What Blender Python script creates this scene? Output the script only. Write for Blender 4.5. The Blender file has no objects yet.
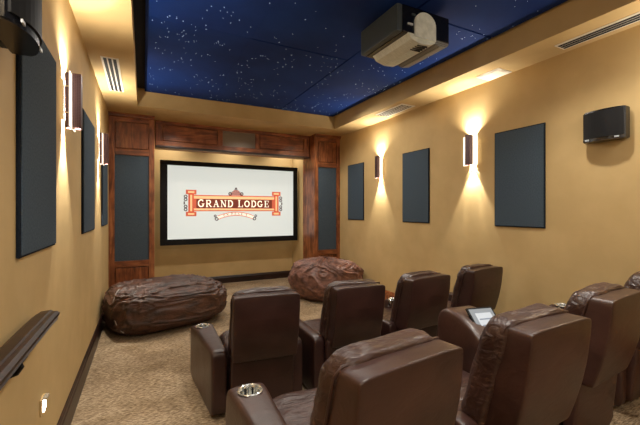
import bpy, bmesh, math, random
from mathutils import Vector, Matrix, noise
R = math.radians
scene = bpy.context.scene
col = scene.collection
random.seed(7)

# ------------------------------------------------------------------ helpers
def lin(rgb):
    return tuple(((c/255)/12.92 if c/255 <= .04045 else (((c/255)+.055)/1.055)**2.4) for c in rgb) + (1,)

def mat(name):
    m = bpy.data.materials.new(name); m.use_nodes = True
    nt = m.node_tree
    return m, nt, nt.nodes['Principled BSDF']

def plain(name, rgb, rough=.5, metal=0, emis=None, estr=0, spec=.5):
    m, nt, b = mat(name)
    b.inputs['Base Color'].default_value = lin(rgb)
    b.inputs['Roughness'].default_value = rough
    b.inputs['Metallic'].default_value = metal
    b.inputs['Specular IOR Level'].default_value = spec
    if emis:
        b.inputs['Emission Color'].default_value = lin(emis); b.inputs['Emission Strength'].default_value = estr
    return m

def noisy(name, c1, c2, scale, rough=.5, bump=.1, bscale=None, stretch=(1,1,1), detail=4, spec=.5, dist=.002, p0=.35, p1=.65, metal=0, coord='Object'):
    m, nt, b = mat(name)
    tc = nt.nodes.new('ShaderNodeTexCoord'); mp = nt.nodes.new('ShaderNodeMapping')
    mp.inputs['Scale'].default_value = stretch
    nt.links.new(tc.outputs[coord], mp.inputs['Vector'])
    n = nt.nodes.new('ShaderNodeTexNoise'); n.inputs['Scale'].default_value = scale; n.inputs['Detail'].default_value = detail
    nt.links.new(mp.outputs['Vector'], n.inputs['Vector'])
    r = nt.nodes.new('ShaderNodeValToRGB')
    r.color_ramp.elements[0].position = p0; r.color_ramp.elements[0].color = lin(c1)
    r.color_ramp.elements[1].position = p1; r.color_ramp.elements[1].color = lin(c2)
    nt.links.new(n.outputs['Fac'], r.inputs['Fac']); nt.links.new(r.outputs['Color'], b.inputs['Base Color'])
    b.inputs['Roughness'].default_value = rough; b.inputs['Specular IOR Level'].default_value = spec
    b.inputs['Metallic'].default_value = metal
    if bump:
        n2 = nt.nodes.new('ShaderNodeTexNoise'); n2.inputs['Scale'].default_value = bscale or scale*3; n2.inputs['Detail'].default_value = 6
        nt.links.new(mp.outputs['Vector'], n2.inputs['Vector'])
        bp = nt.nodes.new('ShaderNodeBump'); bp.inputs['Strength'].default_value = bump; bp.inputs['Distance'].default_value = dist
        nt.links.new(n2.outputs['Fac'], bp.inputs['Height']); nt.links.new(bp.outputs['Normal'], b.inputs['Normal'])
    return m

def leather_mat(name, c1, c2, rough, wrinkle):
    m, nt, b = mat(name)
    tc = nt.nodes.new('ShaderNodeTexCoord')
    n = nt.nodes.new('ShaderNodeTexNoise'); n.inputs['Scale'].default_value = 5; n.inputs['Detail'].default_value = 5
    nt.links.new(tc.outputs['Object'], n.inputs['Vector'])
    r = nt.nodes.new('ShaderNodeValToRGB')
    r.color_ramp.elements[0].position = .35; r.color_ramp.elements[0].color = lin(c1)
    r.color_ramp.elements[1].position = .7; r.color_ramp.elements[1].color = lin(c2)
    nt.links.new(n.outputs['Fac'], r.inputs['Fac']); nt.links.new(r.outputs['Color'], b.inputs['Base Color'])
    mr = nt.nodes.new('ShaderNodeMapRange'); mr.inputs['To Min'].default_value = rough-.08; mr.inputs['To Max'].default_value = rough+.12
    nt.links.new(n.outputs['Fac'], mr.inputs['Value']); nt.links.new(mr.outputs['Result'], b.inputs['Roughness'])
    # fine grain and long soft creases
    g = nt.nodes.new('ShaderNodeTexVoronoi'); g.inputs['Scale'].default_value = 260
    nt.links.new(tc.outputs['Object'], g.inputs['Vector'])
    mp = nt.nodes.new('ShaderNodeMapping'); mp.inputs['Scale'].default_value = (1, 2.2, 3.2)
    nt.links.new(tc.outputs['Object'], mp.inputs['Vector'])
    w = nt.nodes.new('ShaderNodeTexNoise'); w.inputs['Scale'].default_value = 6; w.inputs['Detail'].default_value = 3; w.inputs['Distortion'].default_value = 1.2
    nt.links.new(mp.outputs['Vector'], w.inputs['Vector'])
    b1 = nt.nodes.new('ShaderNodeBump'); b1.inputs['Strength'].default_value = wrinkle; b1.inputs['Distance'].default_value = .02
    nt.links.new(w.outputs['Fac'], b1.inputs['Height'])
    b.inputs['Specular IOR Level'].default_value = .6
    b2 = nt.nodes.new('ShaderNodeBump'); b2.inputs['Strength'].default_value = .12; b2.inputs['Distance'].default_value = .001
    nt.links.new(g.outputs['Distance'], b2.inputs['Height']); nt.links.new(b1.outputs['Normal'], b2.inputs['Normal'])
    nt.links.new(b2.outputs['Normal'], b.inputs['Normal'])
    return m

def wood_mat(name, c1, c2, c3, vertical=True):
    m, nt, b = mat(name)
    tc = nt.nodes.new('ShaderNodeTexCoord'); mp = nt.nodes.new('ShaderNodeMapping')
    mp.inputs['Scale'].default_value = (6, 6, .8) if vertical else (.8, 6, 6)
    nt.links.new(tc.outputs['Object'], mp.inputs['Vector'])
    n = nt.nodes.new('ShaderNodeTexNoise'); n.inputs['Scale'].default_value = 2.2; n.inputs['Detail'].default_value = 8; n.inputs['Distortion'].default_value = 1.6
    nt.links.new(mp.outputs['Vector'], n.inputs['Vector'])
    k = nt.nodes.new('ShaderNodeTexNoise'); k.inputs['Scale'].default_value = 5; k.inputs['Detail'].default_value = 2
    nt.links.new(tc.outputs['Object'], k.inputs['Vector'])
    r = nt.nodes.new('ShaderNodeValToRGB'); e = r.color_ramp.elements
    e[0].position = .3; e[0].color = lin(c1); e[1].position = .72; e[1].color = lin(c3)
    x = e.new(.5); x.color = lin(c2)
    nt.links.new(n.outputs['Fac'], r.inputs['Fac'])
    kr = nt.nodes.new('ShaderNodeValToRGB'); kr.color_ramp.elements[0].position = .3; kr.color_ramp.elements[1].position = .55
    kr.color_ramp.elements[0].color = (.35, .28, .25, 1); kr.color_ramp.elements[1].color = (1, 1, 1, 1)
    nt.links.new(k.outputs['Fac'], kr.inputs['Fac'])
    mx = nt.nodes.new('ShaderNodeMix'); mx.data_type = 'RGBA'; mx.blend_type = 'MULTIPLY'; mx.inputs['Factor'].default_value = .7
    nt.links.new(r.outputs['Color'], mx.inputs['A']); nt.links.new(kr.outputs['Color'], mx.inputs['B'])
    nt.links.new(mx.outputs['Result'], b.inputs['Base Color'])
    b.inputs['Roughness'].default_value = .38
    bp = nt.nodes.new('ShaderNodeBump'); bp.inputs['Strength'].default_value = .15; bp.inputs['Distance'].default_value = .003
    nt.links.new(n.outputs['Fac'], bp.inputs['Height']); nt.links.new(bp.outputs['Normal'], b.inputs['Normal'])
    return m

def carpet_mat():
    m, nt, b = mat('carpet')
    tc = nt.nodes.new('ShaderNodeTexCoord')
    def nz(s, st, d=4, dis=0):
        mp = nt.nodes.new('ShaderNodeMapping'); mp.inputs['Scale'].default_value = st
        mp.inputs['Rotation'].default_value = (0, 0, R(12))
        nt.links.new(tc.outputs['Object'], mp.inputs['Vector'])
        n = nt.nodes.new('ShaderNodeTexNoise'); n.inputs['Scale'].default_value = s; n.inputs['Detail'].default_value = d; n.inputs['Distortion'].default_value = dis
        nt.links.new(mp.outputs['Vector'], n.inputs['Vector']); return n
    a = nz(70, (.4, 1.5, 1), 6, .6); c = nz(2.0, (1, 1.4, 1), 3, .6); f = nz(140, (1, 1, 1), 2)
    def ramp(src, p0, p1, c0, c1):
        r = nt.nodes.new('ShaderNodeValToRGB'); r.color_ramp.elements[0].position = p0; r.color_ramp.elements[1].position = p1
        r.color_ramp.elements[0].color = c0; r.color_ramp.elements[1].color = c1
        nt.links.new(src.outputs['Fac'], r.inputs['Fac']); return r
    r1 = ramp(a, .36, .64, lin((118, 98, 76)), lin((196, 174, 144)))
    r2 = ramp(c, .38, .6, (.66, .62, .57, 1), (1, 1, 1, 1))
    r3 = ramp(f, .3, .7, (.6, .6, .6, 1), (1, 1, 1, 1))
    def mul(x, y, fac):
        k = nt.nodes.new('ShaderNodeMix'); k.data_type = 'RGBA'; k.blend_type = 'MULTIPLY'; k.inputs['Factor'].default_value = fac
        nt.links.new(x, k.inputs['A']); nt.links.new(y, k.inputs['B']); return k.outputs['Result']
    o = mul(mul(r1.outputs['Color'], r2.outputs['Color'], .8), r3.outputs['Color'], .6)
    nt.links.new(o, b.inputs['Base Color']); b.inputs['Roughness'].default_value = .95; b.inputs['Specular IOR Level'].default_value = .1
    bp = nt.nodes.new('ShaderNodeBump'); bp.inputs['Strength'].default_value = .5; bp.inputs['Distance'].default_value = .006
    nt.links.new(a.outputs['Fac'], bp.inputs['Height']); nt.links.new(bp.outputs['Normal'], b.inputs['Normal'])
    return m

def perforated_mat(name, c1, c2, scale, metal=.6, rough=.4):
    m, nt, b = mat(name)
    tc = nt.nodes.new('ShaderNodeTexCoord')
    v = nt.nodes.new('ShaderNodeTexVoronoi'); v.inputs['Scale'].default_value = scale; v.inputs['Randomness'].default_value = 0
    nt.links.new(tc.outputs['Object'], v.inputs['Vector'])
    r = nt.nodes.new('ShaderNodeValToRGB'); r.color_ramp.elements[0].position = .25; r.color_ramp.elements[1].position = .4
    r.color_ramp.elements[0].color = lin(c1); r.color_ramp.elements[1].color = lin(c2)
    nt.links.new(v.outputs['Distance'], r.inputs['Fac']); nt.links.new(r.outputs['Color'], b.inputs['Base Color'])
    b.inputs['Metallic'].default_value = metal; b.inputs['Roughness'].default_value = rough
    return m

M = {}
M['wall'] = noisy('wall_paint', (194, 166, 116), (203, 175, 124), 3, .75, .08, 60, spec=.25)
M['carpet'] = carpet_mat()
M['leather'] = leather_mat('brown_leather', (54, 33, 29), (73, 47, 40), .36, .12)
M['leather_soft'] = leather_mat('creased_brown_leather', (54, 34, 30), (76, 50, 43), .36, .75)
M['leather_shaded'] = leather_mat('shaded_brown_leather', (44, 25, 23), (59, 35, 31), .32, .10)  # back-row leather again, its colour darkened for the front row's dimmer light
M['leather_shaded_soft'] = leather_mat('creased_shaded_leather', (46, 27, 25), (62, 39, 35), .30, .6)  # creased leather with the same shade put into its colour
M['wood_v'] = wood_mat('knotty_wood', (90, 47, 26), (140, 80, 46), (182, 118, 72))
M['wood_h'] = wood_mat('knotty_wood_level', (90, 47, 26), (140, 80, 46), (182, 118, 72), False)
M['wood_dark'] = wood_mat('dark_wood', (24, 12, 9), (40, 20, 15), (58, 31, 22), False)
M['panel'] = noisy('slate_fabric', (64, 77, 90), (76, 89, 102), 90, .95, .3, 300, spec=.1)
M['panel_edge'] = noisy('slate_fabric_edge', (24, 30, 40), (32, 38, 48), 90, .9, .1, spec=.1)
M['grille'] = noisy('grille_cloth', (120, 112, 106), (138, 130, 122), 120, .9, .2, 300, spec=.1)
M['blue'] = noisy('midnight_blue_panel', (9, 38, 98), (15, 50, 118), 1.2, .8, .05, 80, spec=.2, coord='Object')
M['black'] = plain('matt_black', (6, 6, 9), .6, spec=.25)
M['gloss_black'] = plain('gloss_black', (10, 11, 16), .25)
M['white'] = plain('white_enamel', (232, 226, 212), .5)
M['slot'] = plain('dark_slot', (18, 20, 24), .7)
M['silver'] = noisy('brushed_silver', (206, 214, 206), (232, 238, 230), 20, .4, .05, 60, stretch=(1, 8, 1), metal=.15)
M['grey_mesh'] = perforated_mat('speckled_grey', (70, 72, 72), (142, 142, 138), 60, .3, .5)
M['body_grey'] = plain('dark_grey_casing', (60, 68, 72), .5)
M['chrome'] = plain('chrome', (232, 232, 226), .22, .8)
M['sconce'] = perforated_mat('perforated_bronze', (34, 22, 26), (92, 68, 70), 90, .5, .45)
M['iron'] = plain('black_iron', (16, 12, 12), .45, .5)
M['tag'] = plain('white_mark', (190, 195, 200), .5)
M['led'] = plain('led_white', (255, 240, 235), .5, 0, (255, 235, 225), 9)
M['bulb'] = plain('lamp_bulb', (255, 230, 190), .5, 0, (255, 205, 140), 22)
M['bag'] = noisy('crinkled_brown_suede', (44, 24, 17), (84, 50, 34), 7, .5, .7, 26, stretch=(1, 1.6, 2.2), detail=6, spec=.7, dist=.01)
M['bag2'] = noisy('crinkled_rust_suede', (76, 46, 38), (132, 90, 76), 7, .5, .7, 26, stretch=(1, 1.6, 2.2), detail=6, spec=.7, dist=.01)
M['piping'] = plain('pale_piping', (150, 140, 135), .5)

def glow(name, rgb, s, base=None):
    m, nt, b = mat(name)
    b.inputs['Base Color'].default_value = lin(base or rgb); b.inputs['Roughness'].default_value = .6
    b.inputs['Emission Color'].default_value = lin(rgb); b.inputs['Emission Strength'].default_value = s
    return m
SC = .66
M['image'] = glow('projected_white', (228, 234, 226), SC, (150, 150, 150))
M['ink_red'] = glow('projected_rust', (196, 92, 66), SC*.8)
M['ink_tan'] = glow('projected_tan', (226, 184, 134), SC)
M['ink_brown'] = glow('projected_brown', (110, 44, 30), SC*.8)
M['ink_pale'] = glow('projected_cream', (240, 232, 214), SC)
M['ink_dark'] = glow('projected_dark', (74, 52, 52), SC*.6)
M['tablet'] = glow('tablet_light', (176, 186, 196), .35, (90, 95, 100))
M['tablet_key'] = glow('tablet_page', (232, 238, 244), .55, (110, 115, 120))
M['tablet_line'] = glow('tablet_line', (160, 172, 190), .4, (80, 85, 95))
M['star'] = glow('star_point', (190, 215, 255), 1.7)
gl, nt, b = mat('frosted_glass')
b.inputs['Base Color'].default_value = lin((250, 244, 232)); b.inputs['Roughness'].default_value = .25
b.inputs['Transmission Weight'].default_value = .55
b.inputs['Emission Color'].default_value = lin((255, 240, 215)); b.inputs['Emission Strength'].default_value = .85
M['glass'] = gl

def link(name, bm, m, parent=None, smooth=False, loc=None, rot=None):
    me = bpy.data.meshes.new(name); bmesh.ops.recalc_face_normals(bm, faces=bm.faces); bm.to_mesh(me); bm.free()
    mats = m if isinstance(m, (list, tuple)) else [m]
    for k in mats: me.materials.append(k)
    if smooth:
        for p in me.polygons: p.use_smooth = True
    o = bpy.data.objects.new(name, me); col.objects.link(o)
    if parent: o.parent = parent
    if loc: o.location = loc
    if rot: o.rotation_euler = rot
    return o

def tag(o, label, cat, group=None, kind=None):
    o['label'] = label; o['category'] = cat
    if group: o['group'] = group
    if kind: o['kind'] = kind
    return o

def thing(name, label, cat, loc=(0, 0, 0), rz=0, group=None):
    o = bpy.data.objects.new(name, None); col.objects.link(o); o.empty_display_size = .1
    o.location = loc; o.rotation_euler = (0, 0, rz)
    return tag(o, label, cat, group)

def struct(name, bm, m, bevel=0):
    o = link(name, bm, m); o['kind'] = 'structure'; return o

def bx(bm, x0, x1, y0, y1, z0, z1, bev=0, mi=0, seg=2):
    g = bmesh.ops.create_cube(bm, size=1)
    vs = g['verts']
    for v in vs:
        v.co = Vector((x0+(v.co.x+.5)*(x1-x0), y0+(v.co.y+.5)*(y1-y0), z0+(v.co.z+.5)*(z1-z0)))
    fs = list({f for v in vs for f in v.link_faces})
    for f in fs: f.material_index = mi
    if bev:
        es = list({e for v in vs for e in v.link_edges})
        r = bmesh.ops.bevel(bm, geom=es, offset=bev, segments=seg, affect='EDGES', profile=.6)
        for f in r['faces']: f.material_index = mi
    return bm
def box(*a, **k): return bx(bmesh.new(), *a, **k)

def prism(bm, pts, axis, a0, a1, mi=0):
    """polygon pts (two coords) pulled along axis ('x','y','z') from a0 to a1"""
    def P(p, a):
        return {'x': (a, p[0], p[1]), 'y': (p[0], a, p[1]), 'z': (p[0], p[1], a)}[axis]
    v0 = [bm.verts.new(P(p, a0)) for p in pts]; v1 = [bm.verts.new(P(p, a1)) for p in pts]
    n = len(pts); fs = [bm.faces.new(v0), bm.faces.new(v1[::-1])]
    for i in range(n): fs.append(bm.faces.new((v0[i], v0[(i+1) % n], v1[(i+1) % n], v1[i])))
    for f in fs: f.material_index = mi
    return bm

def puff(cx, cy, cz, sx, sy, sz, k=6, n=10, fn=None, bm=None):
    """rounded cushion-like box: a cube grid mapped on a superellipsoid, then warped by fn"""
    bm = bm or bmesh.new(); old = set(bm.verts)
    tmp = bmesh.new(); bmesh.ops.create_cube(tmp, size=2)
    bmesh.ops.subdivide_edges(tmp, edges=tmp.edges, cuts=n, use_grid_fill=True)
    mp = {}
    for v in tmp.verts:
        p = v.co.copy()
        p = Vector([math.copysign(abs(math.sin(c*math.pi/2))**.72, c) if abs(c) < 1 else c for c in p])
        q = (abs(p.x)**k+abs(p.y)**k+abs(p.z)**k)**(1/k)
        p = p/q
        w = Vector((cx+p.x*sx/2, cy+p.y*sy/2, cz+p.z*sz/2))
        if fn: w = fn(w, p)
        mp[v.index] = bm.verts.new(w)
    tmp.verts.ensure_lookup_table()
    for f in tmp.faces: bm.faces.new([mp[v.index] for v in f.verts])
    tmp.free(); return bm

def ring(bm, c, r, rt, axis='z', n=28, m=8, sx=1, sy=1):
    vs = []
    for i in range(n):
        a = 2*math.pi*i/n; row = []
        for j in range(m):
            b_ = 2*math.pi*j/m; rr = r+rt*math.cos(b_)
            p = (rr*math.cos(a)*sx, rr*math.sin(a)*sy, rt*math.sin(b_))
            if axis == 'x': p = (p[2], p[0], p[1])
            if axis == 'y': p = (p[0], p[2], p[1])
            row.append(bm.verts.new((c[0]+p[0], c[1]+p[1], c[2]+p[2])))
        vs.append(row)
    for i in range(n):
        for j in range(m):
            bm.faces.new((vs[i][j], vs[(i+1) % n][j], vs[(i+1) % n][(j+1) % m], vs[i][(j+1) % m]))
    return bm

def cyl(bm, c, r, h, axis='z', n=24, r2=None):
    g = bmesh.ops.create_cone(bm, cap_ends=True, segments=n, radius1=r, radius2=r if r2 is None else r2, depth=h)
    mt = {'z': Matrix(), 'x': Matrix.Rotation(R(90), 4, 'Y'), 'y': Matrix.Rotation(R(90), 4, 'X')}[axis]
    for v in g['verts']: v.co = mt @ v.co + Vector(c)
    return bm

def tube(bm, pts, r, n=8):
    pts = [Vector(p) for p in pts]; rows = []
    for i, p in enumerate(pts):
        t = (pts[min(i+1, len(pts)-1)]-pts[max(i-1, 0)]).normalized()
        a = t.cross(Vector((0, 0, 1)));
        if a.length < .1: a = t.cross(Vector((1, 0, 0)))
        a.normalize(); b_ = t.cross(a)
        rows.append([bm.verts.new(p+r*(math.cos(2*math.pi*j/n)*a+math.sin(2*math.pi*j/n)*b_)) for j in range(n)])
    for i in range(len(rows)-1):
        for j in range(n): bm.faces.new((rows[i][j], rows[i][(j+1) % n], rows[i+1][(j+1) % n], rows[i+1][j]))
    bm.faces.new(rows[0]); bm.faces.new(rows[-1][::-1])
    return bm

# ------------------------------------------------------------------ room
XL, XR = -.507, 3.818
FZ = .10                      # level of the front floor
PZ = .25                      # level of the raised floor of the back row
PY = 2.22                     # front edge of the raised floor
SZ, CZ = 3.30, 3.528          # soffit underside, star ceiling
CX0, CX1, CY1 = -.085, 3.358, 6.07
YB, YF = -2.6, 7.9
bm = bmesh.new()
prism(bm, [(YB, -.1), (YF+.1, -.1), (YF+.1, FZ), (PY, FZ), (PY-.004, PZ), (YB, PZ)], 'x', XL-.1, XR+.1)
struct('floor', bm, M['carpet'])
struct('wall_left', box(XL-.1, XL, YB, YF, -.1, SZ+.4), M['wall'])
struct('wall_right', box(XR, XR+.1, YB, YF, -.1, SZ+.4), M['wall'])
struct('wall_back', box(XL-.1, XR+.1, YB-.1, YB, -.1, SZ+.4), M['wall'])
bm = box(XL-.1, XR+.1, YF, YF+.1, -.1, SZ+.4)
bx(bm, XL, .169, 7.25, YF, FZ, SZ); bx(bm, 3.206, XR, 7.25, YF, FZ, SZ)
struct('wall_front', bm, M['wall'])
# soffits (the dropped border round the star ceiling)
struct('trim_1', box(XL, CX0, YB, CY1, SZ, SZ+.35), M['wall'])
struct('trim_2', box(CX1, XR, YB, CY1, SZ, SZ+.35), M['wall'])
struct('trim_3', box(XL, XR, CY1, YF, SZ, SZ+.35), M['wall'])
# star ceiling: black backing and blue boards with open joints
bm = box(CX0-.05, CX1+.05, YB, CY1+.05, CZ+.05, CZ+.12, mi=1)
J = .012
boards = []
def board(x0, x1, y0, y1): bx(bm, x0+J/2, x1-J/2, y0+J/2, y1-J/2, CZ, CZ+.045)
xa, xb, xc, xd = CX0+.10, 1.03, 2.22, CX1-.045  # edge insets bare the black backing as a painted crown-shadow band
ya, yz = YB+.05, CY1-.03
for y0, y1 in ((ya, 1.22), (1.22, 6.5)): pass
J = .004
for y0, y1 in ((ya, 0), (0, 1.2), (1.2, 3.68), (3.68, yz)): board(xa, xb+.002, y0, y1)
J = .018
for y0, y1 in ((ya, 0), (0, 1.2), (1.2, 3.68), (3.68, yz)): board(xb-J/2+.001, xc, y0, y1)
for y0, y1 in ((ya, 1.2), (1.2, 2.52), (2.52, yz)): board(xc, xd, y0, y1)
struct('ceiling', bm, [M['blue'], M['black']])
# baseboards
def base_profile(o=0): return [(0, 0), (.022, 0), (.022, .15), (.016, .165), (.016, .18), (.008, .2), (0, .2)]
for nm, x, s in (('baseboard_left', XL, 1), ('baseboard_right', XR, -1)):
    bm = bmesh.new()
    prism(bm, [(x+s*p[0], FZ+p[1]) for p in base_profile()], 'y', PY, 6.65)
    prism(bm, [(x+s*p[0], PZ+p[1]) for p in base_profile()], 'y', YB, PY)
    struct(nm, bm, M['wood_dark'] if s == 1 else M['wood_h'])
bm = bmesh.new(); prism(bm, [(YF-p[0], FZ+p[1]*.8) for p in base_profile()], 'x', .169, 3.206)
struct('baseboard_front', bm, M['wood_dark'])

# ------------------------------------------------------------------ wood columns beside the screen
def wood_column(x0, x1, label, inner):
    """inner = +1 when the screen side is x1, -1 when it is x0"""
    t = thing('wood_column', label, 'column', ((x0+x1)/2, 6.65, FZ)); cx = (x0+x1)/2
    def L(nm, m, *a, bev=.006):
        a = list(a); a[0] -= cx; a[1] -= cx; a[2] -= 6.65; a[3] -= 6.65; a[4] -= FZ; a[5] -= FZ
        return link(nm, box(*a, bev=bev), m, t)
    y = 6.65; wall_side = x0 if inner == 1 else x1
    L('carcass', M['wood_v'], x0, x1, y+.04, 7.25, FZ, SZ, bev=0)
    sw = .085
    L('stile', M['wood_v'], x0, x0+sw, y, y+.04, FZ, SZ-.06)
    L('stile', M['wood_v'], x1-sw, x1, y, y+.04, FZ, SZ-.06)
    for z0, z1 in ((FZ, .24), (.76, .865), (2.62, 2.72), (3.17, SZ-.06)):
        L('rail', M['wood_h'], x0+sw, x1-sw, y, y+.04, z0, z1)
    L('lower_panel', M['wood_v'], x0+sw+.012, x1-sw-.012, y+.012, y+.04, .25, .75, bev=.01)
    L('upper_panel', M['wood_v'], x0+sw+.012, x1-sw-.012, y+.012, y+.04, 2.73, 3.16, bev=.01)
    f = L('fabric_panel', M['panel'], x0+sw, x1-sw, y+.015, y+.04, .865, 2.62, bev=.003); f['label'] = 'dark slate fabric insert'
    bm = bmesh.new()
    prism(bm, [(0, 3.24), (0-.03, 3.25), (-.035, 3.27), (-.055, 3.285), (-.055, 3.30), (.04, 3.30), (.04, 3.24)], 'x', x0-cx, x1-cx+(0.0))
    for v in bm.verts: v.co.z -= FZ
    link('crown_molding', bm, M['wood_h'], t)
    return t
wood_column(XL, .169, 'knotty wood column with dark fabric insert, beside the left wall and large brown beanbag', 1)
wood_column(3.206, XR, 'knotty wood column with dark fabric insert, beside the right wall behind the rust-brown beanbag', -1)
# header between the columns
t = thing('wood_header', 'knotty wood header beam with a centre speaker grille above the screen', 'header', (1.6875, 6.88, 2.84))
def L(nm, m, x0, x1, y0, y1, z0, z1, bev=.006):
    return link(nm, box(x0-1.6875, x1-1.6875, y0-6.88, y1-6.88, z0-2.84, z1-2.84, bev=bev), m, t)
hx0, hx1 = .19, 3.19
L('carcass', M['wood_h'], hx0, hx1, 6.92, 7.25, 2.84, SZ, bev=0)
L('rail', M['wood_h'], hx0, hx1, 6.88, 6.92, 2.86, 2.94); L('rail', M['wood_h'], hx0, hx1, 6.88, 6.92, 3.235, SZ)
for a, b_ in ((hx0, .30), (1.27, 1.36), (2.0, 2.09), (3.07, hx1)): L('stile', M['wood_v'], a, b_, 6.88, 6.92, 2.94, 3.235)
L('raised_panel', M['wood_h'], .312, 1.258, 6.893, 6.92, 2.952, 3.223, bev=.012)
L('raised_panel', M['wood_h'], 2.102, 3.058, 6.893, 6.92, 2.952, 3.223, bev=.012)
L('speaker_grille', M['grille'], 1.36, 2.0, 6.895, 6.92, 2.94, 3.235, bev=.003)['label'] = 'grey cloth centre speaker grille'
L('bottom_molding', M['wood_dark'], hx0, hx1, 6.862, 6.93, 2.82, 2.86, bev=.008)

# ------------------------------------------------------------------ projection screen
YS = 7.47
sx0, sx1, sz0, sz1 = .287, 3.168, 1.016, 2.684
scx, scz = (sx0+sx1)/2, sz0
t = thing('projection_screen', 'wide projection screen in a black frame showing a sign logo, between the wood columns', 'screen', (scx, YS, sz0))
fw = .115
bm = bmesh.new()
W_, H_ = sx1-sx0, sz1-sz0
for a in ((-W_/2, W_/2, 0, .05, 0, fw), (-W_/2, W_/2, 0, .05, H_-fw*.8, H_), (-W_/2, -W_/2+fw*1.15, 0, .05, fw, H_-fw*.8), (W_/2-fw*.9, W_/2, 0, .05, fw, H_-fw*.8)):
    bx(bm, *a, bev=.006)
link('frame', bm, M['black'], t)
link('wall_mount', box(-W_/2+.35, W_/2-.35, .05, YF-YS, .3, H_-.3), M['black'], t)
link('screen_surface', box(-W_/2+.05, W_/2-.05, .02, .045, .04, H_-.04), M['image'], t)
# the logo in the projected picture (flat, on the screen)
logo = bpy.data.objects.new('tmp', None)
def flat(nm, rects, m, y=-.0, z=0):
    pass
layers = {}
def LB(key): return layers.setdefault(key, bmesh.new())
def rect(key, x0, x1, z0, z1, lay):
    bx(LB(key), x0, x1, .018-lay*.0012, .0205, z0, z1)
def disc(key, x, z, r, lay, n=14, r0=0):
    cyl(LB(key), (x, .0192-lay*.0006, z), r, .0013+lay*.0012, 'y', n)
lcx = .03       # logo centre relative to the screen centre
lcz = .835
lw, lh = 1.70, .33
x0, x1, z0, z1 = lcx-lw/2, lcx+lw/2, lcz-lh/2, lcz+lh/2
rect('ink_red', x0-.02, x1+.02, z0, z1, 1)
rect('ink_tan', x0, x1, z1-.075, z1-.02, 2); rect('ink_tan', x0, x1, z0+.02, z0+.055, 2)
rect('ink_brown', x0+.05, x1-.05, lcz-.105, lcz+.085, 2)
for sx, sgn in ((x0, -1), (x1, 1)):
    e = sx+sgn*.05
    rect('ink_red', e-.055, e+.055, z0-.03, z1+.03, 2); rect('ink_tan', e-.018, e+.018, z0+.0, z1-.0, 3)
    rect('ink_red', e-.10, e+.10, z1+.01, z1+.10, 2); rect('ink_red', e-.10, e+.10, z0-.10, z0-.01, 2)
    rect('ink_tan', e-.06, e+.06, z1+.035, z1+.075, 3); rect('ink_tan', e-.06, e+.06, z0-.075, z0-.035, 3)
    for zz in (-.13, -.07, .07, .13):
        ring(LB('ink_dark'), (e+sgn*.105, .0175, lcz+zz), .026, .009, 'y', 12, 4)
    rect('ink_dark', e+sgn*.13-.012, e+sgn*.13+.012, lcz-.03, lcz+.03, 2)
# crest and lower ribbon
for k in range(7):
    a = k/6; w = .15*(1-a)**.8
    rect('ink_dark' if k % 2 else 'ink_red', lcx-w, lcx+w, z1+.005+k*.021, z1+.022+k*.021, 2)
for s in (-1, 1): ring(LB('ink_dark'), (lcx+s*.12, .0175, z1+.035), .03, .01, 'y', 12, 4)
disc('ink_dark', lcx, z1+.15, .022, 2)
for k in range(-12, 13):
    a = k/12; xx = lcx+a*.36; zz = z0-.055-.075*a*a
    rect('ink_red', xx-.02, xx+.02, zz-.04, zz+.04, 1+(k % 2)*.3)
    rect('ink_pale', xx-.02, xx+.02, zz-.026, zz+.026, 2+(k % 2)*.3)
for s in (-1, 1):
    ring(LB('ink_dark'), (lcx+s*.40, .0175, z0-.16), .03, .01, 'y', 12, 4)
    ring(LB('ink_dark'), (lcx+s*.43, .0175, z0-.10), .02, .008, 'y', 12, 4)
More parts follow.
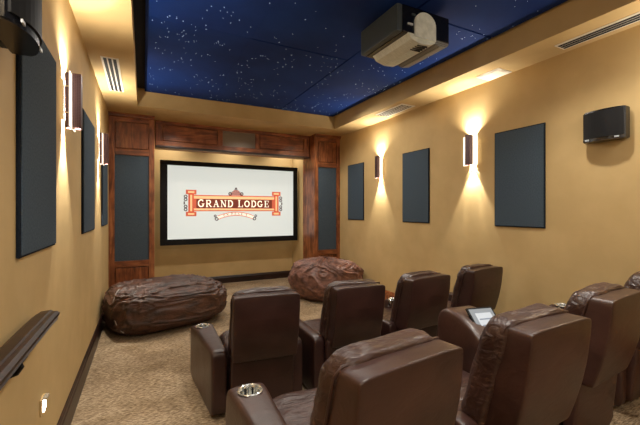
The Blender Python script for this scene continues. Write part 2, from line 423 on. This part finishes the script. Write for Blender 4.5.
# serif capitals on a 5 x 7 grid, heavy uprights
def arc(cx_, cz_, rx, rz, a0, a1, n=10): return [(cx_+rx*math.cos(R(a0+(a1-a0)*i/n)), cz_+rz*math.sin(R(a0+(a1-a0)*i/n))) for i in range(n+1)]
GLY = {
 'G': [(arc(.42, .5, .36, .42, 50, 310), .15), ([(.70, .42), (.70, .14)], .15), ([(.50, .42), (.86, .42)], .08), ([(.66, .93), (.66, .68)], .07)],
 'R': [([(.2, .06), (.2, .94)], .17), ([(.08, .04), (.38, .04)], .08), ([(.08, .96), (.5, .96)], .08), (arc(.46, .72, .26, .24, 90, -90), .13), ([(.2, .48), (.46, .48)], .08), ([(.46, .46), (.78, .06)], .16), ([(.7, .04), (.94, .04)], .08)],
 'A': [([(.16, .05), (.46, .95)], .08), ([(.46, .95), (.76, .05)], .18), ([(.26, .34), (.64, .34)], .08), ([(.02, .04), (.32, .04)], .08), ([(.6, .04), (.94, .04)], .08)],
 'N': [([(.2, .05), (.2, .95)], .09), ([(.2, .93), (.76, .07)], .18), ([(.78, .05), (.78, .95)], .09), ([(.04, .96), (.3, .96)], .08), ([(.06, .04), (.34, .04)], .08), ([(.64, .96), (.92, .96)], .08)],
 'D': [([(.2, .06), (.2, .94)], .17), ([(.06, .04), (.45, .04)], .08), ([(.06, .96), (.45, .96)], .08), (arc(.42, .5, .36, .44, 90, -90), .15)],
 'L': [([(.24, .06), (.24, .94)], .17), ([(.08, .04), (.78, .04)], .08), ([(.08, .96), (.42, .96)], .08), ([(.76, .06), (.76, .3)], .08)],
 'O': [(arc(.46, .5, .35, .42, 0, 360, 18), .14)],
 'E': [([(.22, .06), (.22, .94)], .17), ([(.06, .04), (.78, .04)], .08), ([(.06, .96), (.76, .96)], .08), ([(.22, .5), (.58, .5)], .08), ([(.76, .06), (.76, .28)], .08), ([(.74, .94), (.74, .74)], .08), ([(.58, .4), (.58, .62)], .06)],
 'P': [([(.2, .06), (.2, .94)], .17), ([(.06, .04), (.38, .04)], .1), ([(.06, .96), (.5, .96)], .1), (arc(.46, .7, .26, .25, 90, -90), .15), ([(.2, .46), (.46, .46)], .1)],
 'K': [([(.2, .06), (.2, .94)], .17), ([(.3, .5), (.74, .94)], .12), ([(.36, .52), (.78, .06)], .16)],
 '7': [([(.1, .92), (.8, .92)], .14), ([(.78, .9), (.4, .04)], .16)],
}
def stroke(bm, pts, w, ox, oz, gw, gh, y0, y1, wob=None):
    for (a, b_) in zip(pts[:-1], pts[1:]):
        A_ = Vector((ox+a[0]*gw, oz+a[1]*gh)); B_ = Vector((ox+b_[0]*gw, oz+b_[1]*gh)); d = B_-A_
        if d.length < 1e-5: continue
        d.normalize(); A_ = A_-d*w*gw*.22; B_ = B_+d*w*gw*.22; n_ = Vector((-d.y, d.x))*w*gw/2
        prism(bm, [tuple(A_-n_), tuple(B_-n_), tuple(B_+n_), tuple(A_+n_)], 'y', y0, y1)
def write(key, text, x, z, gh, gw, step, curve=None):
    for ch in text:
        if ch == ' ': x += step*.45; continue
        dz = curve(x+gw/2) if curve else 0
        for pts, w in GLY[ch]: stroke(LB(key), pts, w, x, z+dz, gw, gh, .0135, .019)
        x += step
txt_w = 1.54; n_let = 10.45; step = txt_w/n_let
write('ink_pale', 'G', lcx-txt_w/2, lcz-.085, .165, step*.98, step)
write('ink_pale', 'RAND', lcx-txt_w/2+step, lcz-.08, .145, step*.92, step)
write('ink_pale', 'L', lcx-txt_w/2+step*5.45, lcz-.08, .155, step*.96, step)
write('ink_pale', 'ODGE', lcx-txt_w/2+step*6.4, lcz-.08, .145, step*.92, step)
write('ink_dark', 'ON PEAK 7', lcx-.27, z0-.055-.02, .042, .05, .068, lambda x_: -.075*((x_-lcx)/.36)**2)
for key, b_ in layers.items():
    o = link('logo', b_, M[key], t)

# ------------------------------------------------------------------ acoustic panels
def acoustic(xw, s, y0, y1, z0, z1, label):
    th = .016
    t = thing('acoustic_panel', label, 'acoustic panel', (xw, (y0+y1)/2, z0), 0, 'fabric acoustic panels on the side walls')
    h = (y1-y0)/2; H_ = z1-z0
    xs = sorted((0, s*th)); link('frame', box(xs[0], xs[1], -h, h, 0, H_, bev=.006), M['panel_edge'], t)
    xs = sorted((s*th, s*(th+.006))); link('fabric_face', box(xs[0], xs[1], -h+.012, h-.012, .012, H_-.012, bev=.002), M['panel'], t)
for y0, y1, lb in ((2.27, 2.87, 'widest dark slate panel on the right wall, next to the black wall speaker'),
                   (3.965, 4.57, 'dark slate panel on the right wall between the two lit wall sconces'),
                   (5.71, 6.30, 'narrow looking dark slate panel on the right wall beside the wood column')):
    acoustic(XR, -1, y0, y1, 1.51, 2.635, lb)
for y0, y1, lb in ((2.0, 2.71, 'largest dark slate panel on the left wall under the black speaker'),
                   (3.84, 4.66, 'slate panel on the left wall between the two lit sconces'),
                   (5.52, 6.25, 'sliver of slate panel on the left wall beyond the far sconce')):
    acoustic(XL, 1, y0, y1, 1.485, 2.635, lb)

# ------------------------------------------------------------------ wall sconces
LAMP = []
def sconce(xw, s, y, label, power=1.0):
    z0, h = 2.285, .385
    t = thing('wall_sconce', label, 'wall light', (xw, y, z0), 0, 'wall sconces')
    def B(nm, m, x0, x1, a, b_, c, d, bev=.002):
        xs = sorted((s*x0, s*x1)); return link(nm, box(xs[0], xs[1], a, b_, c, d, bev=bev), m, t)
    B('back_plate', M['chrome'], 0, .012, -.05, .05, .05, h-.05)
    bm = bmesh.new()
    for a in ((.104, .110, -.036, .036), (.016, .104, -.036, -.030), (.016, .104, .030, .036)):
        xs = sorted((s*a[0], s*a[1])); bx(bm, xs[0], xs[1], a[2], a[3], 0, h)
    link('perforated_shade', bm, M['sconce'], t)
    for q in (-1, 1):
        ys = sorted((q*.040, q*.108)); B('glass_wing', M['glass'], .05, .058, ys[0], ys[1], -.004, h-.01)
    for zz in (.10, h-.10):
        for q in (-1, 1):
            bm = bmesh.new(); tube(bm, [(s*.01, q*.045, zz), (s*.052, q*.054, zz)], .004)
            link('bracket', bm, M['chrome'], t)
    bm = bmesh.new(); cyl(bm, (s*.055, 0, h/2), .014, .16); link('bulb', bm, M['bulb'], t, True)
    bm = bmesh.new(); cyl(bm, (s*.055, 0, .012), .02, .02); tube(bm, [(s*.055, -.032, .012), (s*.055, .032, .012)], .004); link('lamp_holder', bm, M['chrome'], t)
    for dz, e in ((h-.03, 46.0), (.055, 34.0)):
        l = bpy.data.lights.new('sconce_light', 'POINT'); l.energy = e*power; l.color = (1, .91, .76); l.shadow_soft_size = .012
        lo = bpy.data.objects.new('sconce_light', l); col.objects.link(lo); lo.location = (xw+s*.05, y, z0+dz)
    for zz, aim, ang, e in ((z0+h-.02, 1, 62, 26), (z0+.0, -1, 60, 95)):
        l = bpy.data.lights.new('sconce_beam', 'SPOT'); l.energy = e*power; l.color = (1, .93, .80); l.shadow_soft_size = .01; l.spot_size = R(ang); l.spot_blend = .35
        lo = bpy.data.objects.new('sconce_beam', l); col.objects.link(lo); lo.location = (xw+s*.05, y, zz)
        lo.rotation_euler = Vector((-s*(.09 if aim > 0 else .05), 0, aim)).to_track_quat('-Z', 'Y').to_euler()
    for q in (-1, 1):
        l = bpy.data.lights.new('sconce_beam', 'SPOT'); l.energy = 75*power; l.color = (1, .93, .80); l.shadow_soft_size = .006; l.spot_size = R(11); l.spot_blend = .9
        lo = bpy.data.objects.new('sconce_beam', l); col.objects.link(lo); lo.location = (xw+s*.05, y+q*.02, z0+.01)
        lo.rotation_euler = Vector((-s*.045, q*.16, -1)).to_track_quat('-Z', 'Y').to_euler()
sconce(XR, -1, 3.19, 'lit bronze and glass sconce on the right wall between the two larger slate panels')
sconce(XR, -1, 5.17, 'smaller looking lit sconce on the right wall nearer the screen')
sconce(XL, 1, 3.04, 'large looking bronze sconce on the left wall next to the biggest slate panel')
sconce(XL, 1, 5.2, 'farther bronze sconce on the left wall near the wood column')

# ------------------------------------------------------------------ surround speakers
def speaker(xw, s, yc, label):
    t = thing('wall_speaker', label, 'speaker', (xw, yc, 2.33), 0, 'surround speakers on the side walls')
    def arcp(y, z0=0): return .15-.055*(abs(y)/.18)**2
    bm = bmesh.new(); n = 12; pts = []
    for i in range(n+1):
        y = -.165+.33*i/n; pts.append((s*(.15-.05*(abs(y)/.165)**2.2), y))
    prism(bm, [(s*.03, -.165)]+pts+[(s*.03, .165)], 'z', 0, .28)
    bmesh.ops.bevel(bm, geom=[e for e in bm.edges if abs(e.verts[0].co.z-e.verts[1].co.z) < 1e-4], offset=.006, segments=2, affect='EDGES')
    link('cabinet', bm, M['gloss_black'], t)
    bm = bmesh.new(); pts = []
    for i in range(n+1):
        y = -.155+.31*i/n; pts.append((s*(.158-.05*(abs(y)/.165)**2.2), y))
    inn = [(p[0]-s*.012, p[1]) for p in pts][::-1]
    prism(bm, pts+inn, 'z', .03, .265); link('grille', bm, M['black'], t)
    xs = sorted((0, s*.03)); link('wall_bracket', box(xs[0], xs[1], -.15, .17, .02, .27), M['body_grey'], t)
    for y in (-.115, .115):
        xx = s*(.156-.05*(abs(y)/.165)**2.2)
        link('badge', box(min(xx, xx+s*.006), max(xx, xx+s*.006), y-.016, y+.016, .012, .024), M['tag'], t)
speaker(XR, -1, 1.70, 'curved black speaker high on the right wall')
speaker(XL, 1, 1.66, 'curved black speaker in the upper corner on the left wall')

# ------------------------------------------------------------------ vents in the soffit
def slot_vent(name, label, x0, x1, y0, y1, nslot, along='y'):
    t = thing(name, label, 'vent', ((x0+x1)/2, (y0+y1)/2, SZ))
    w, l = x1-x0, y1-y0
    link('vent_frame', box(-w/2, w/2, -l/2, l/2, -.008, 0, bev=.003), M['white'], t)
    sw = (w-.03)/nslot
    for i in range(nslot):
        a = -w/2+.015+i*sw
        link('slot', box(a+sw*.16, a+sw*.84, -l/2+.02, l/2-.02, -.0115, -.007), M['slot'], t)
slot_vent('linear_vent', 'white slotted air vent above the left wall, in the sand coloured soffit', -.40, -.235, 4.27, 5.42, 3)
slot_vent('linear_vent', 'long white slotted air vent in the right soffit above the wall speaker', 3.565, 3.725, .7, 2.04, 3)
t = thing('square_vent', 'plain white square ceiling plate in the right soffit', 'vent', (3.675, 2.785, SZ))
link('vent_frame', box(-.12, .12, -.15, .15, -.01, 0, bev=.003), M['white'], t)
link('vent_cover', box(-.10, .10, -.13, .13, -.014, -.01, bev=.002), M['white'], t)
t = thing('perforated_vent', 'pale perforated ceiling vent in the right soffit near the far sconce', 'vent', (3.585, 4.5, SZ))
link('vent_frame', box(-.13, .13, -.34, .34, -.008, 0, bev=.003), M['white'], t)
bm = bmesh.new()
for i in range(12):
    y = -.30+i*.054
    for j in range(4): bx(bm, -.105+j*.054, -.065+j*.054, y, y+.03, -.011, -.007)
link('perforations', bm, M['slot'], t)

# ------------------------------------------------------------------ star points in the ceiling
bm = bmesh.new()
def inside(x, y): return xa+.03 < x < xd-.03 and .5 < y < yz-.05 and not (1.8 < x < 2.65 and 2.2 < y < 3.1)
for c in range(330):
    px_, py_ = random.uniform(xa, xd), random.uniform(.6, yz)
    for k in range(random.choice((1, 1, 2, 2, 3, 5))):
        x, y = px_+random.gauss(0, .07), py_+random.gauss(0, .07)
        if inside(x, y):
            cyl(bm, (x, y, CZ-.001), random.choice((.0014, .0018, .0022, .003)), .004, 'z', 6)
o = link('ceiling_star_lights', bm, M['star']); tag(o, 'tiny white fibre optic star points scattered over the blue ceiling', 'star lights', kind='stuff')

# ------------------------------------------------------------------ projector
t = thing('ceiling_projector', 'black and silver projector hanging under the blue star ceiling', 'projector', (2.23, 2.66, 3.235))
def PB(nm, m, x0, x1, y0, y1, z0, z1, bev=.008): return link(nm, box(x0-2.23, x1-2.23, y0-2.66, y1-2.66, z0-3.235, z1-3.235, bev=bev), m, t)
PB('casing', M['body_grey'], 1.93, 1.99, 2.385, 2.95, 3.235, 3.475, .015)
PB('casing_core', M['gloss_black'], 1.985, 2.53, 2.38, 2.95, 3.235, 3.475, .012)
PB('mount_plate', M['black'], 2.05, 2.4, 2.5, 2.8, 3.475, 3.53, .004)
# curved silver under-shell that ends in an arched plate on the rear
bm = bmesh.new()
ar = [(-.12, -.02), (.12, -.02)] + [(.12*math.cos(R(a)), .105+.105*math.sin(R(a))) for a in range(0, 181, 12)]
prism(bm, [(p[0]+.0, p[1]) for p in ar], 'y', -.298, -.272)
link('arched_end_plate', bm, M['silver'], t)
bm = bmesh.new(); prism(bm, [(-.19, .003), (-.15, -.045), (-.05, -.07), (.06, -.06), (.12, -.03), (.12, .003)], 'y', -.285, .24)
link('under_shell', bm, M['silver'], t)
bm = bmesh.new(); prism(bm, [(.12, .003), (.12, -.03), (.17, -.05), (.27, -.03), (.29, .003)], 'y', -.285, .24)
link('under_grille', bm, M['grey_mesh'], t)
for k in range(4):
    bm = box(-.06, .05, -.262+k*.03, -.248+k*.03, -.0735, -.062); link('vent_slot', bm, M['slot'], t)
link('maker_badge', box(-.195, -.14, -.292, -.282, .07, .085), M['tag'], t)
link('indicator', box(-.15, -.11, -.292, -.282, .16, .175), M['body_grey'], t)
bm = bmesh.new(); cyl(bm, (.0, .315, .12), .06, .06, 'y', 28); ring(bm, (0, .345, .12), .055, .008, 'y'); link('lens', bm, M['gloss_black'], t, False)

# ------------------------------------------------------------------ handrail and low wall light on the left
t = thing('handrail', 'dark moulded wooden handrail on the left wall', 'handrail', (XL, 1.2, 1.16))
def prof():
    pr = [(.026, 0), (.03, .008), (.020, .013), (.020, .025), (.03, .034), (.045, .040), (.05, .043), (.088, .043), (.092, .038), (.108, .036), (.120, .028), (.120, .020), (.108, .016), (.108, .012), (.114, .006), (.104, 0), (.09, -.006), (.04, -.006)]
    return [(p[0], .043-(.043-p[1])*1.5) for p in pr]
bm = bmesh.new()
ys = [-1.6, -.8, 0, .55, .8, .93, 1.0, 1.04]
rows = []
for i, y in enumerate(ys):
    sc_ = 1 if i < 7 else .7
    rows.append([bm.verts.new((.07+(p[0]-.07)*(1 if i < 7 else .92), y-(p[0]-.07)*(0 if i < 5 else -.35), .018+(p[1]-.018)*sc_-(0, 0, 0, 0, 0, .002, .006, .010)[i])) for p in prof()])
for a, b_ in zip(rows[:-1], rows[1:]):
    for j in range(len(a)): bm.faces.new((a[j], a[(j+1) % len(a)], b_[(j+1) % len(a)], b_[j]))
bm.faces.new(rows[0]); bm.faces.new(rows[-1][::-1])
link('rail', bm, M['wood_dark'], t)
for y in (.52, -.6):
    bm = bmesh.new(); cyl(bm, (.006, y, -.085), .032, .012, 'x', 20)
    tube(bm, [(.01, y, -.085), (.04, y, -.092), (.075, y, -.082), (.09, y, -.058), (.09, y, -.028)], .009)
    bx(bm, .055, .10, y-.035, y+.035, -.036, -.028)
    link('rail_bracket', bm, M['iron'], t, False)
t = thing('step_light', 'small glowing light low on the left wall below the handrail', 'wall light', (XL, 2.45, .57))
link('wall_frame', box(0, .008, -.045, .045, 0, .09, bev=.002), M['wall'], t)
link('lens', box(.008, .016, -.018, -.002, .012, .075, bev=.002), M['led'], t); link('lens', box(.008, .016, .006, .022, .02, .082, bev=.002), M['led'], t)
link('shade', box(.008, .03, -.03, .03, .084, .094, bev=.002), M['chrome'], t)

# ------------------------------------------------------------------ recliners
def hole(o, c, r, depth):
    bmc = bmesh.new(); cyl(bmc, (c[0], c[1], c[2]-depth/2+.02), r, depth+.04, 'z', 32)
    me = bpy.data.meshes.new('cut'); bmc.to_mesh(me); bmc.free(); cu = bpy.data.objects.new('cut', me); col.objects.link(cu)
    cu.parent = o.parent
    md = o.modifiers.new('b', 'BOOLEAN'); md.object = cu; md.operation = 'DIFFERENCE'; md.solver = 'EXACT'
    bpy.context.view_layer.update()
    dg = bpy.context.evaluated_depsgraph_get()
    new = bpy.data.meshes.new_from_object(o.evaluated_get(dg))
    o.modifiers.clear(); old = o.data; o.data = new
    bpy.data.objects.remove(cu); bpy.data.meshes.remove(old)

def armrest(t, side, fo, fi, ro, ri, lea, y0=-.29, y1=.53, z1=.52, cup=True):
    """outer/inner x at the front (fo, fi) and at the rear (ro, ri), mirrored by side"""
    def fn(w, p):
        f = (w.y-y0)/(y1-y0); f = max(0, min(1, f))
        u = (p.x+1)/2                        # 0 outer .. 1 inner
        o_ = ro+(fo-ro)*f; i_ = ri+(fi-ri)*f
        x = o_+(i_-o_)*u
        z = w.z
        if p.z > .5: z += .012*(1-p.x**2)*(1 if side else 1)-.0
        y = w.y-.035*max(0, (w.z-.25)/.25)**2*(1 if p.y > .6 else 0)
        return Vector((x, y, z))
    bm = puff(0, (y0+y1)/2, (z1+.03)/2, 1, y1-y0, z1-.03, 14, 12, fn)
    o = link('armrest', bm, lea, t, True)
    if cup:
        cx_ = (fo+fi)/2*.93+(ro+ri)/2*.07; c = (cx_, y1-.15, z1)
        hole(o, c, .054, .07)
        bm = bmesh.new(); n = 48; rows = []
        for z, rr, fl in ((.014, .064, 0), (.019, .058, 0), (.014, .0525, 0), (.004, .0515, 1), (-.045, .048, 1), (-.047, .001, 0)):
            row = []
            for i in range(n):
                a = 2*math.pi*i/n; r_ = rr-(.0022 *2 if (fl and i % 6 < 3) else 0)
                row.append(bm.verts.new((c[0]+r_*math.cos(a), c[1]+r_*math.sin(a), c[2]+z-.001)))
            rows.append(row)
        for a, b_ in zip(rows[:-1], rows[1:]):
            for i in range(n):
                f_ = bm.faces.new((a[i], a[(i+1) % n], b_[(i+1) % n], b_[i]))
                f_.material_index = 1 if (b_ is rows[4] and i % 6 in (1, 2)) else 0
        ch = link('cup_holder', bm, [M['chrome'], M['slot']], o); ch['label'] = 'chrome cup holder'
    return o

def recliner(x, y, z, yaw, label, group, seed, dark=False, left=None, right=None, wb=.50, wt=.50, backyaw=0, topdz=0, cups=(True, True)):
    lea, soft = (M['leather_shaded'], M['leather_shaded_soft']) if dark else (M['leather'], M['leather_soft'])  # dark picks the copies with shade painted into the leather colour
    t = thing('recliner', label, 'recliner', (x, y, z), R(yaw), group)
    rnd = random.Random(seed); off = Vector((seed*3.1, seed*1.7, seed*.9))
    # base between the arms, rear lower panel, footrest
    link('base', puff_link(0, .06, .19, .52, .60, .30, 12), lea, t, True)
    def lower(w, p): w.y -= -.29*(.5-w.z)*.35; return w
    link('lower_back_panel', puff(0, -.325, .285, .50, .07, .46, 10, 8, lower), lea, t, True)
    link('footrest', puff(0, .44, .23, .50, .09, .36, 9, 8), soft, t, True)
    def seat(w, p):
        if p.z > .3: w.z += .02*(1-p.x**2)*(1-p.y**4)+.010*noise.noise(Vector((w.x*9, w.y*9, 0))+off)
        return w
    link('seat_cushion', puff(0, .10, .375, .50, .70, .15, 6, 16, seat), soft, t, True)
    # leaning back: rear shell and the soft front cushion
    K = .27; ztop = .965+topdz
    def lean(yy, zz): return -.5+yy+K*(ztop-zz)
    cb, sb = math.cos(R(backyaw)), math.sin(R(backyaw))
    def turn(w):
        dx, dy = w.x, w.y+.40
        return Vector((dx*cb-dy*sb, dx*sb+dy*cb-.40, w.z))
    def shell(w, p):
        f = (w.z-.46)/(ztop-.46); wd = wb+(wt-wb)*f
        w.x *= wd/.5
        bulge = .012*(1-p.x**2)*(1-p.z**2) if p.y < -.5 else 0
        if p.z > .6: w.z += .010*(1-p.x**4)
        if p.y < 0: w.y -= -p.y*(.04*(1-f)+.02*math.sin(max(0, min(1, f))*math.pi))
        w.y = lean(w.y, w.z)-bulge
        return turn(w)
    h = ztop-.46
    link('back_shell', puff(0, .055, .46+h/2, .5, .11, h, 26, 20, shell), lea, t, True)
    def cush(w, p):
        q = Vector((w.x*5, w.y*9, w.z*7))+off
        wr = 0
        r_ = noise.noise(q*1.3); wr = (1-abs(r_)*2.4)*.007+noise.noise(q*4)*.004
        f = (w.z-.40)/.62
        belly = .035*math.sin(max(0, min(1, 1-f))*math.pi)**.8 if p.y > 0 else 0
        edge = (1-abs(p.x)**6)
        w.x *= (1.0-.04*f)*(1+.03*(p.y > 0))
        w.y = lean(w.y, w.z)+belly*edge
        nrm = Vector((p.x**5, p.y**5, p.z**5)); 
        if nrm.length > 0: nrm.normalize()
        w += nrm*wr
        if p.z > .6: w.z += .008*(1-p.x**4)+.003*math.sin(w.x*14+seed)
        return turn(w)
    zc1 = .985+topdz
    link('back_cushion', puff(0, .145, (.40+zc1)/2, .505, .12, zc1-.40, 7, 26, cush), soft, t, True)
    # piping seam where shell and cushion meet
    bm = bmesh.new(); pts = []
    hw = .252
    for i in range(9): pts.append((-hw*wb/.5, .112, .47+(ztop-.03-.47)*i/8))
    for i in range(9): pts.append((-hw*.93+2*hw*.93*i/8, .110, ztop+.004+.008*(1-((i-4)/4)**4)))
    for i in range(9): pts.append((hw*wb/.5, .112, ztop-.03-(ztop-.03-.47)*i/8))
    tube(bm, [tuple(turn(Vector((p[0], lean(p[1], p[2]), p[2])))) for p in pts], .006, 6)
    link('piping', bm, lea, t, True)
    L_ = left or (-.36, -.255, -.345, -.245); Rr = right or (.36, .255, .345, .245)
    if left != 'none': armrest(t, 0, *L_, lea, cup=cups[0])
    if right != 'none': armrest(t, 1, *Rr, lea, cup=cups[1])
    for q in (-1, 1):
        for yy in (-.2, .4): bm = bmesh.new(); cyl(bm, (q*.22, yy, .022), .022, .044); link('foot', bm, M['black'], t)
    return t

def puff_link(*a): return puff(*a[:6], a[6], 6)

g = 'brown leather recliners in the front row'
recliner(.865, 3.00, FZ, -4, 'shade-darkened leather recliner by the left aisle, nearest the big dark beanbag', g, 1, True, left=(-.51, -.30, -.39, -.27), backyaw=-3)
recliner(1.64, 2.94, FZ, -3, 'shade-darkened leather recliner in front of the rust beanbag, second from the aisle', g, 2, True, backyaw=-1, wb=.46, wt=.46, right=(.33, .235, .33, .235))
recliner(2.41, 3.00, FZ, 4, 'shade-darkened leather recliner third from the aisle in the front row, directly behind the console', g, 3, True, wb=.53, wt=.53, backyaw=1, left=(-.345, -.25, -.345, -.25))
recliner(3.31, 3.09, FZ, 5, 'front row leather recliner closest to the right wall, darkest of its row', g, 4, True, wb=.54, wt=.54, backyaw=1)
g = 'brown leather recliners in the back row'
recliner(.80, 1.385, PZ, -1, 'nearest brown recliner, with a large chrome cup holder in its left arm', g, 5, left=(-.425, -.215, -.37, -.25), backyaw=8, topdz=-.015, wb=.51, wt=.50)
recliner(1.57, 1.36, PZ, 1, 'brown recliner with a creased back cushion, just right of the touch panel console', g, 6, backyaw=1, wb=.46, wt=.46, right='none')
recliner(2.44, 1.49, PZ, 3, 'brown recliner in the back row, third from the aisle, taller looking than the creased one', g, 7, backyaw=2, left='none')
recliner(3.36, 1.60, PZ, 5, 'recliner at the far right end of the back row, only its dark corner in view', g, 8, backyaw=2)

# ------------------------------------------------------------------ touch panel console between two back-row seats
t = thing('console', 'brown leather console with a lit touch panel, between two back row recliners', 'console', (2.0, 1.55, PZ), R(-6))
def cfn(w, p):
    f = (w.y+.36)/.72
    if p.z > 0:
        topz = .42+.34*math.sin(max(0, min(1, (f-.05)/.8))*math.pi/2) if f < .85 else .76-.05*((f-.85)/.15)**2
        w.z = (w.z-.02)/(.72-.02)*(topz-.02)+.02
    return w
link('body', puff(0, 0, .37, .27, .72, .70, 12, 18, cfn), M['leather'], t, True)
tp = R(42)
def onpanel(u0, u1, v0, v1, d0, d1):
    bm = box(u0, u1, v0, v1, d0, d1, bev=.002)
    m_ = Matrix.Translation(Vector((.03, .04, .690))) @ Matrix.Rotation(R(-7), 4, 'Z') @ Matrix.Rotation(tp, 4, 'X')
    for v in bm.verts: v.co = m_ @ v.co
    return bm
link('bezel', onpanel(-.10, .10, -.15, .13, .0, .012), M['black'], t)
sc_ = link('touch_screen', onpanel(-.088, .088, -.138, .118, .012, .015), M['tablet'], t)
pg = link('screen_page', onpanel(-.058, .062, -.105, .085, .015, .0162), M['tablet_key'], sc_)
for j in range(3): link('screen_line', onpanel(-.045, .045, -.055+j*.045, -.048+j*.045, .0162, .017), M['tablet_line'], sc_)

# ------------------------------------------------------------------ beanbags
def beanbag(loc, rz, sx, sy, h, m, label, seed, mode):
    t = thing('beanbag', label, 'beanbag', loc, rz, 'giant beanbags on the carpet')
    bm = bmesh.new(); nu, nv = 220, 110; off = Vector((seed*5.3, seed*2.1, 0)); rows = []
    def ridge(v): return (1-min(1, abs(noise.noise(v))*2.6))**2
    for j in range(nv+1):
        ph = -math.pi/2+math.pi*j/nv; row = []
        for i in range(nu):
            th = 2*math.pi*i/nu
            d = Vector((math.cos(ph)*math.cos(th), math.cos(ph)*math.sin(th), math.sin(ph)))
            warp = Vector((noise.noise(d*1.6+off), noise.noise(d*1.6+off*2), noise.noise(d*1.6+off*3)))
            if mode == 0:   # long slumped sack, gathered at its upper -x end
                q = Vector([math.copysign(abs(c)**.62, c) for c in d])
                c_ = d+warp*.35
                fold = .055*ridge(Vector((c_.x*1.6, c_.y*5, c_.z*5))+off)+.025*ridge(Vector((c_.x*4, c_.y*10, c_.z*10))+off)
                tall = 1-.07*q.x-.05*abs(d.y)+.05*noise.noise(Vector((d.x*2.2, 0, seed)))
            else:           # round pouf with pleats running towards the top
                q = Vector([math.copysign(abs(c)**.72, c) for c in d])
                a_ = math.atan2(d.y, d.x)+warp.x*.9; w_ = 1-abs(d.z)**3
                fold = .065*ridge(Vector((math.cos(a_)*4.2, math.sin(a_)*4.2, d.z*1.2))+off)+.03*ridge(Vector((math.cos(a_)*9, math.sin(a_)*9, d.z*3))+off)
                tall = 1-.16*d.x*max(0, d.z)+.08*noise.noise(d*2+off)
            rr = .97+fold*(.35+.65*max(0, d.z+.5))+.03*warp.y
            p = Vector((q.x*sx*rr, q.y*sy*rr, q.z*h*.52*rr*tall+h*.46))
            p.z += .012*noise.noise(d*16+off)
            if p.z < 0: p.z = 0
            row.append(bm.verts.new(p))
        rows.append(row)
    for a, b_ in zip(rows[:-1], rows[1:]):
        for i in range(nu): bm.faces.new((a[i], a[(i+1) % nu], b_[(i+1) % nu], b_[i]))
    bmesh.ops.remove_doubles(bm, verts=bm.verts, dist=.0005)
    link('sack', bm, m, t, True)
    return t
tb = beanbag((.31, 5.52, FZ), R(14), .79, .60, .62, M['bag'], 'long dark brown beanbag slumped against the left wall and wood column', 3, 0)
bm = bmesh.new()
pts = []
for i in range(13):
    a = R(-70+i*12); pts.append((-.60-.14*math.cos(a), -.30+.36*math.sin(a)*.4, .34+.26*math.sin(a)))
tube(bm, pts, .008); link('piping', bm, M['piping'], tb, True)['label'] = 'pale piped seam at the gathered end'
beanbag((3.09, 5.88, FZ), R(20), .67, .60, .70, M['bag2'], 'rust-brown pleated round beanbag in the far right corner below the wood column', 9, 1)

# ------------------------------------------------------------------ lights
def area(name, loc, rot, sx, sy, e, colr, spread=180):
    l = bpy.data.lights.new(name, 'AREA'); l.shape = 'RECTANGLE'; l.size = sx; l.size_y = sy; l.energy = e; l.color = colr; l.spread = R(spread)
    o = bpy.data.objects.new(name, l); col.objects.link(o); o.location = loc; o.rotation_euler = rot; return o
def spot(name, loc, tgt, e, colr, ang, blend=.5, rad=.05):
    l = bpy.data.lights.new(name, 'SPOT'); l.energy = e; l.color = colr; l.spot_size = R(ang); l.spot_blend = blend; l.shadow_soft_size = rad
    o = bpy.data.objects.new(name, l); col.objects.link(o); o.location = loc
    o.rotation_euler = (Vector(tgt)-Vector(loc)).to_track_quat('-Z', 'Y').to_euler(); return o
WARM = (1, .93, .82)
area('rear_fill', (1.0, -1.2, 3.4), (R(0), 0, 0), 1.8, 1.2, 32, WARM)  # added fill behind the camera, no fixture there
for x, y, e in ((1.1, 1.5, 135), (2.9, 1.7, 135), (.9, 4.2, 40), (2.5, 4.2, 40)):
    spot('overhead_fill', (x, y, CZ-.02), (x, y, 0), e, WARM, 120, .9, .06)  # added unseen spots that brighten the seats, no fixtures in the ceiling
for x in (.7, 1.7, 2.7):
    spot('seat_top_fill', (x, 5.2, CZ-.03), (x, 4.6, 0), 62, WARM, 168, .4, .12)  # added unseen spots, placed to put highlights on the seat tops
for x in (.5, 1.7, 2.9):
    l_ = spot('recess_downlight', (x, 7.5, SZ-.03), (x, 7.75, 1.5), 26, WARM, 140, .9, .04)
    spot('wood_front_fill', (x, 6.35, SZ-.01), (x, 6.7, 1.5), 35, WARM, 120, .9, .05)  # added unseen spot washing the wood fronts, no fixture in the soffit
for x, s_ in ((XL, 1), (XR, -1)):
    for y in (1.0, -1.2):
        l = bpy.data.lights.new('wall_lamp', 'POINT'); l.energy = 22; l.color = WARM; l.shadow_soft_size = .08
        o = bpy.data.objects.new('wall_lamp', l); col.objects.link(o); o.location = (x+s_*.12, y, 2.75)
w = bpy.data.worlds.new('world'); scene.world = w; w.use_nodes = True
w.node_tree.nodes['Background'].inputs['Color'].default_value = (.02, .02, .02, 1)

# ------------------------------------------------------------------ camera
cam = bpy.data.cameras.new('camera'); co = bpy.data.objects.new('camera', cam); col.objects.link(co)
cam.sensor_width = 36; cam.lens = 352.4/640*36; cam.shift_y = -2.0/640; cam.clip_start = .02
co.location = (0, 0, 1.7); co.rotation_euler = (R(90), 0, -.4645)
scene.camera = co
vs = scene.view_settings; vs.view_transform = 'Standard'; vs.look = 'None'; vs.gamma = 1; vs.use_curve_mapping = False; vs.exposure = .15
scene.cycles.use_denoising = True
scene.cycles.max_bounces = 8; scene.cycles.diffuse_bounces = 5
scene.cycles.sample_clamp_indirect = 4
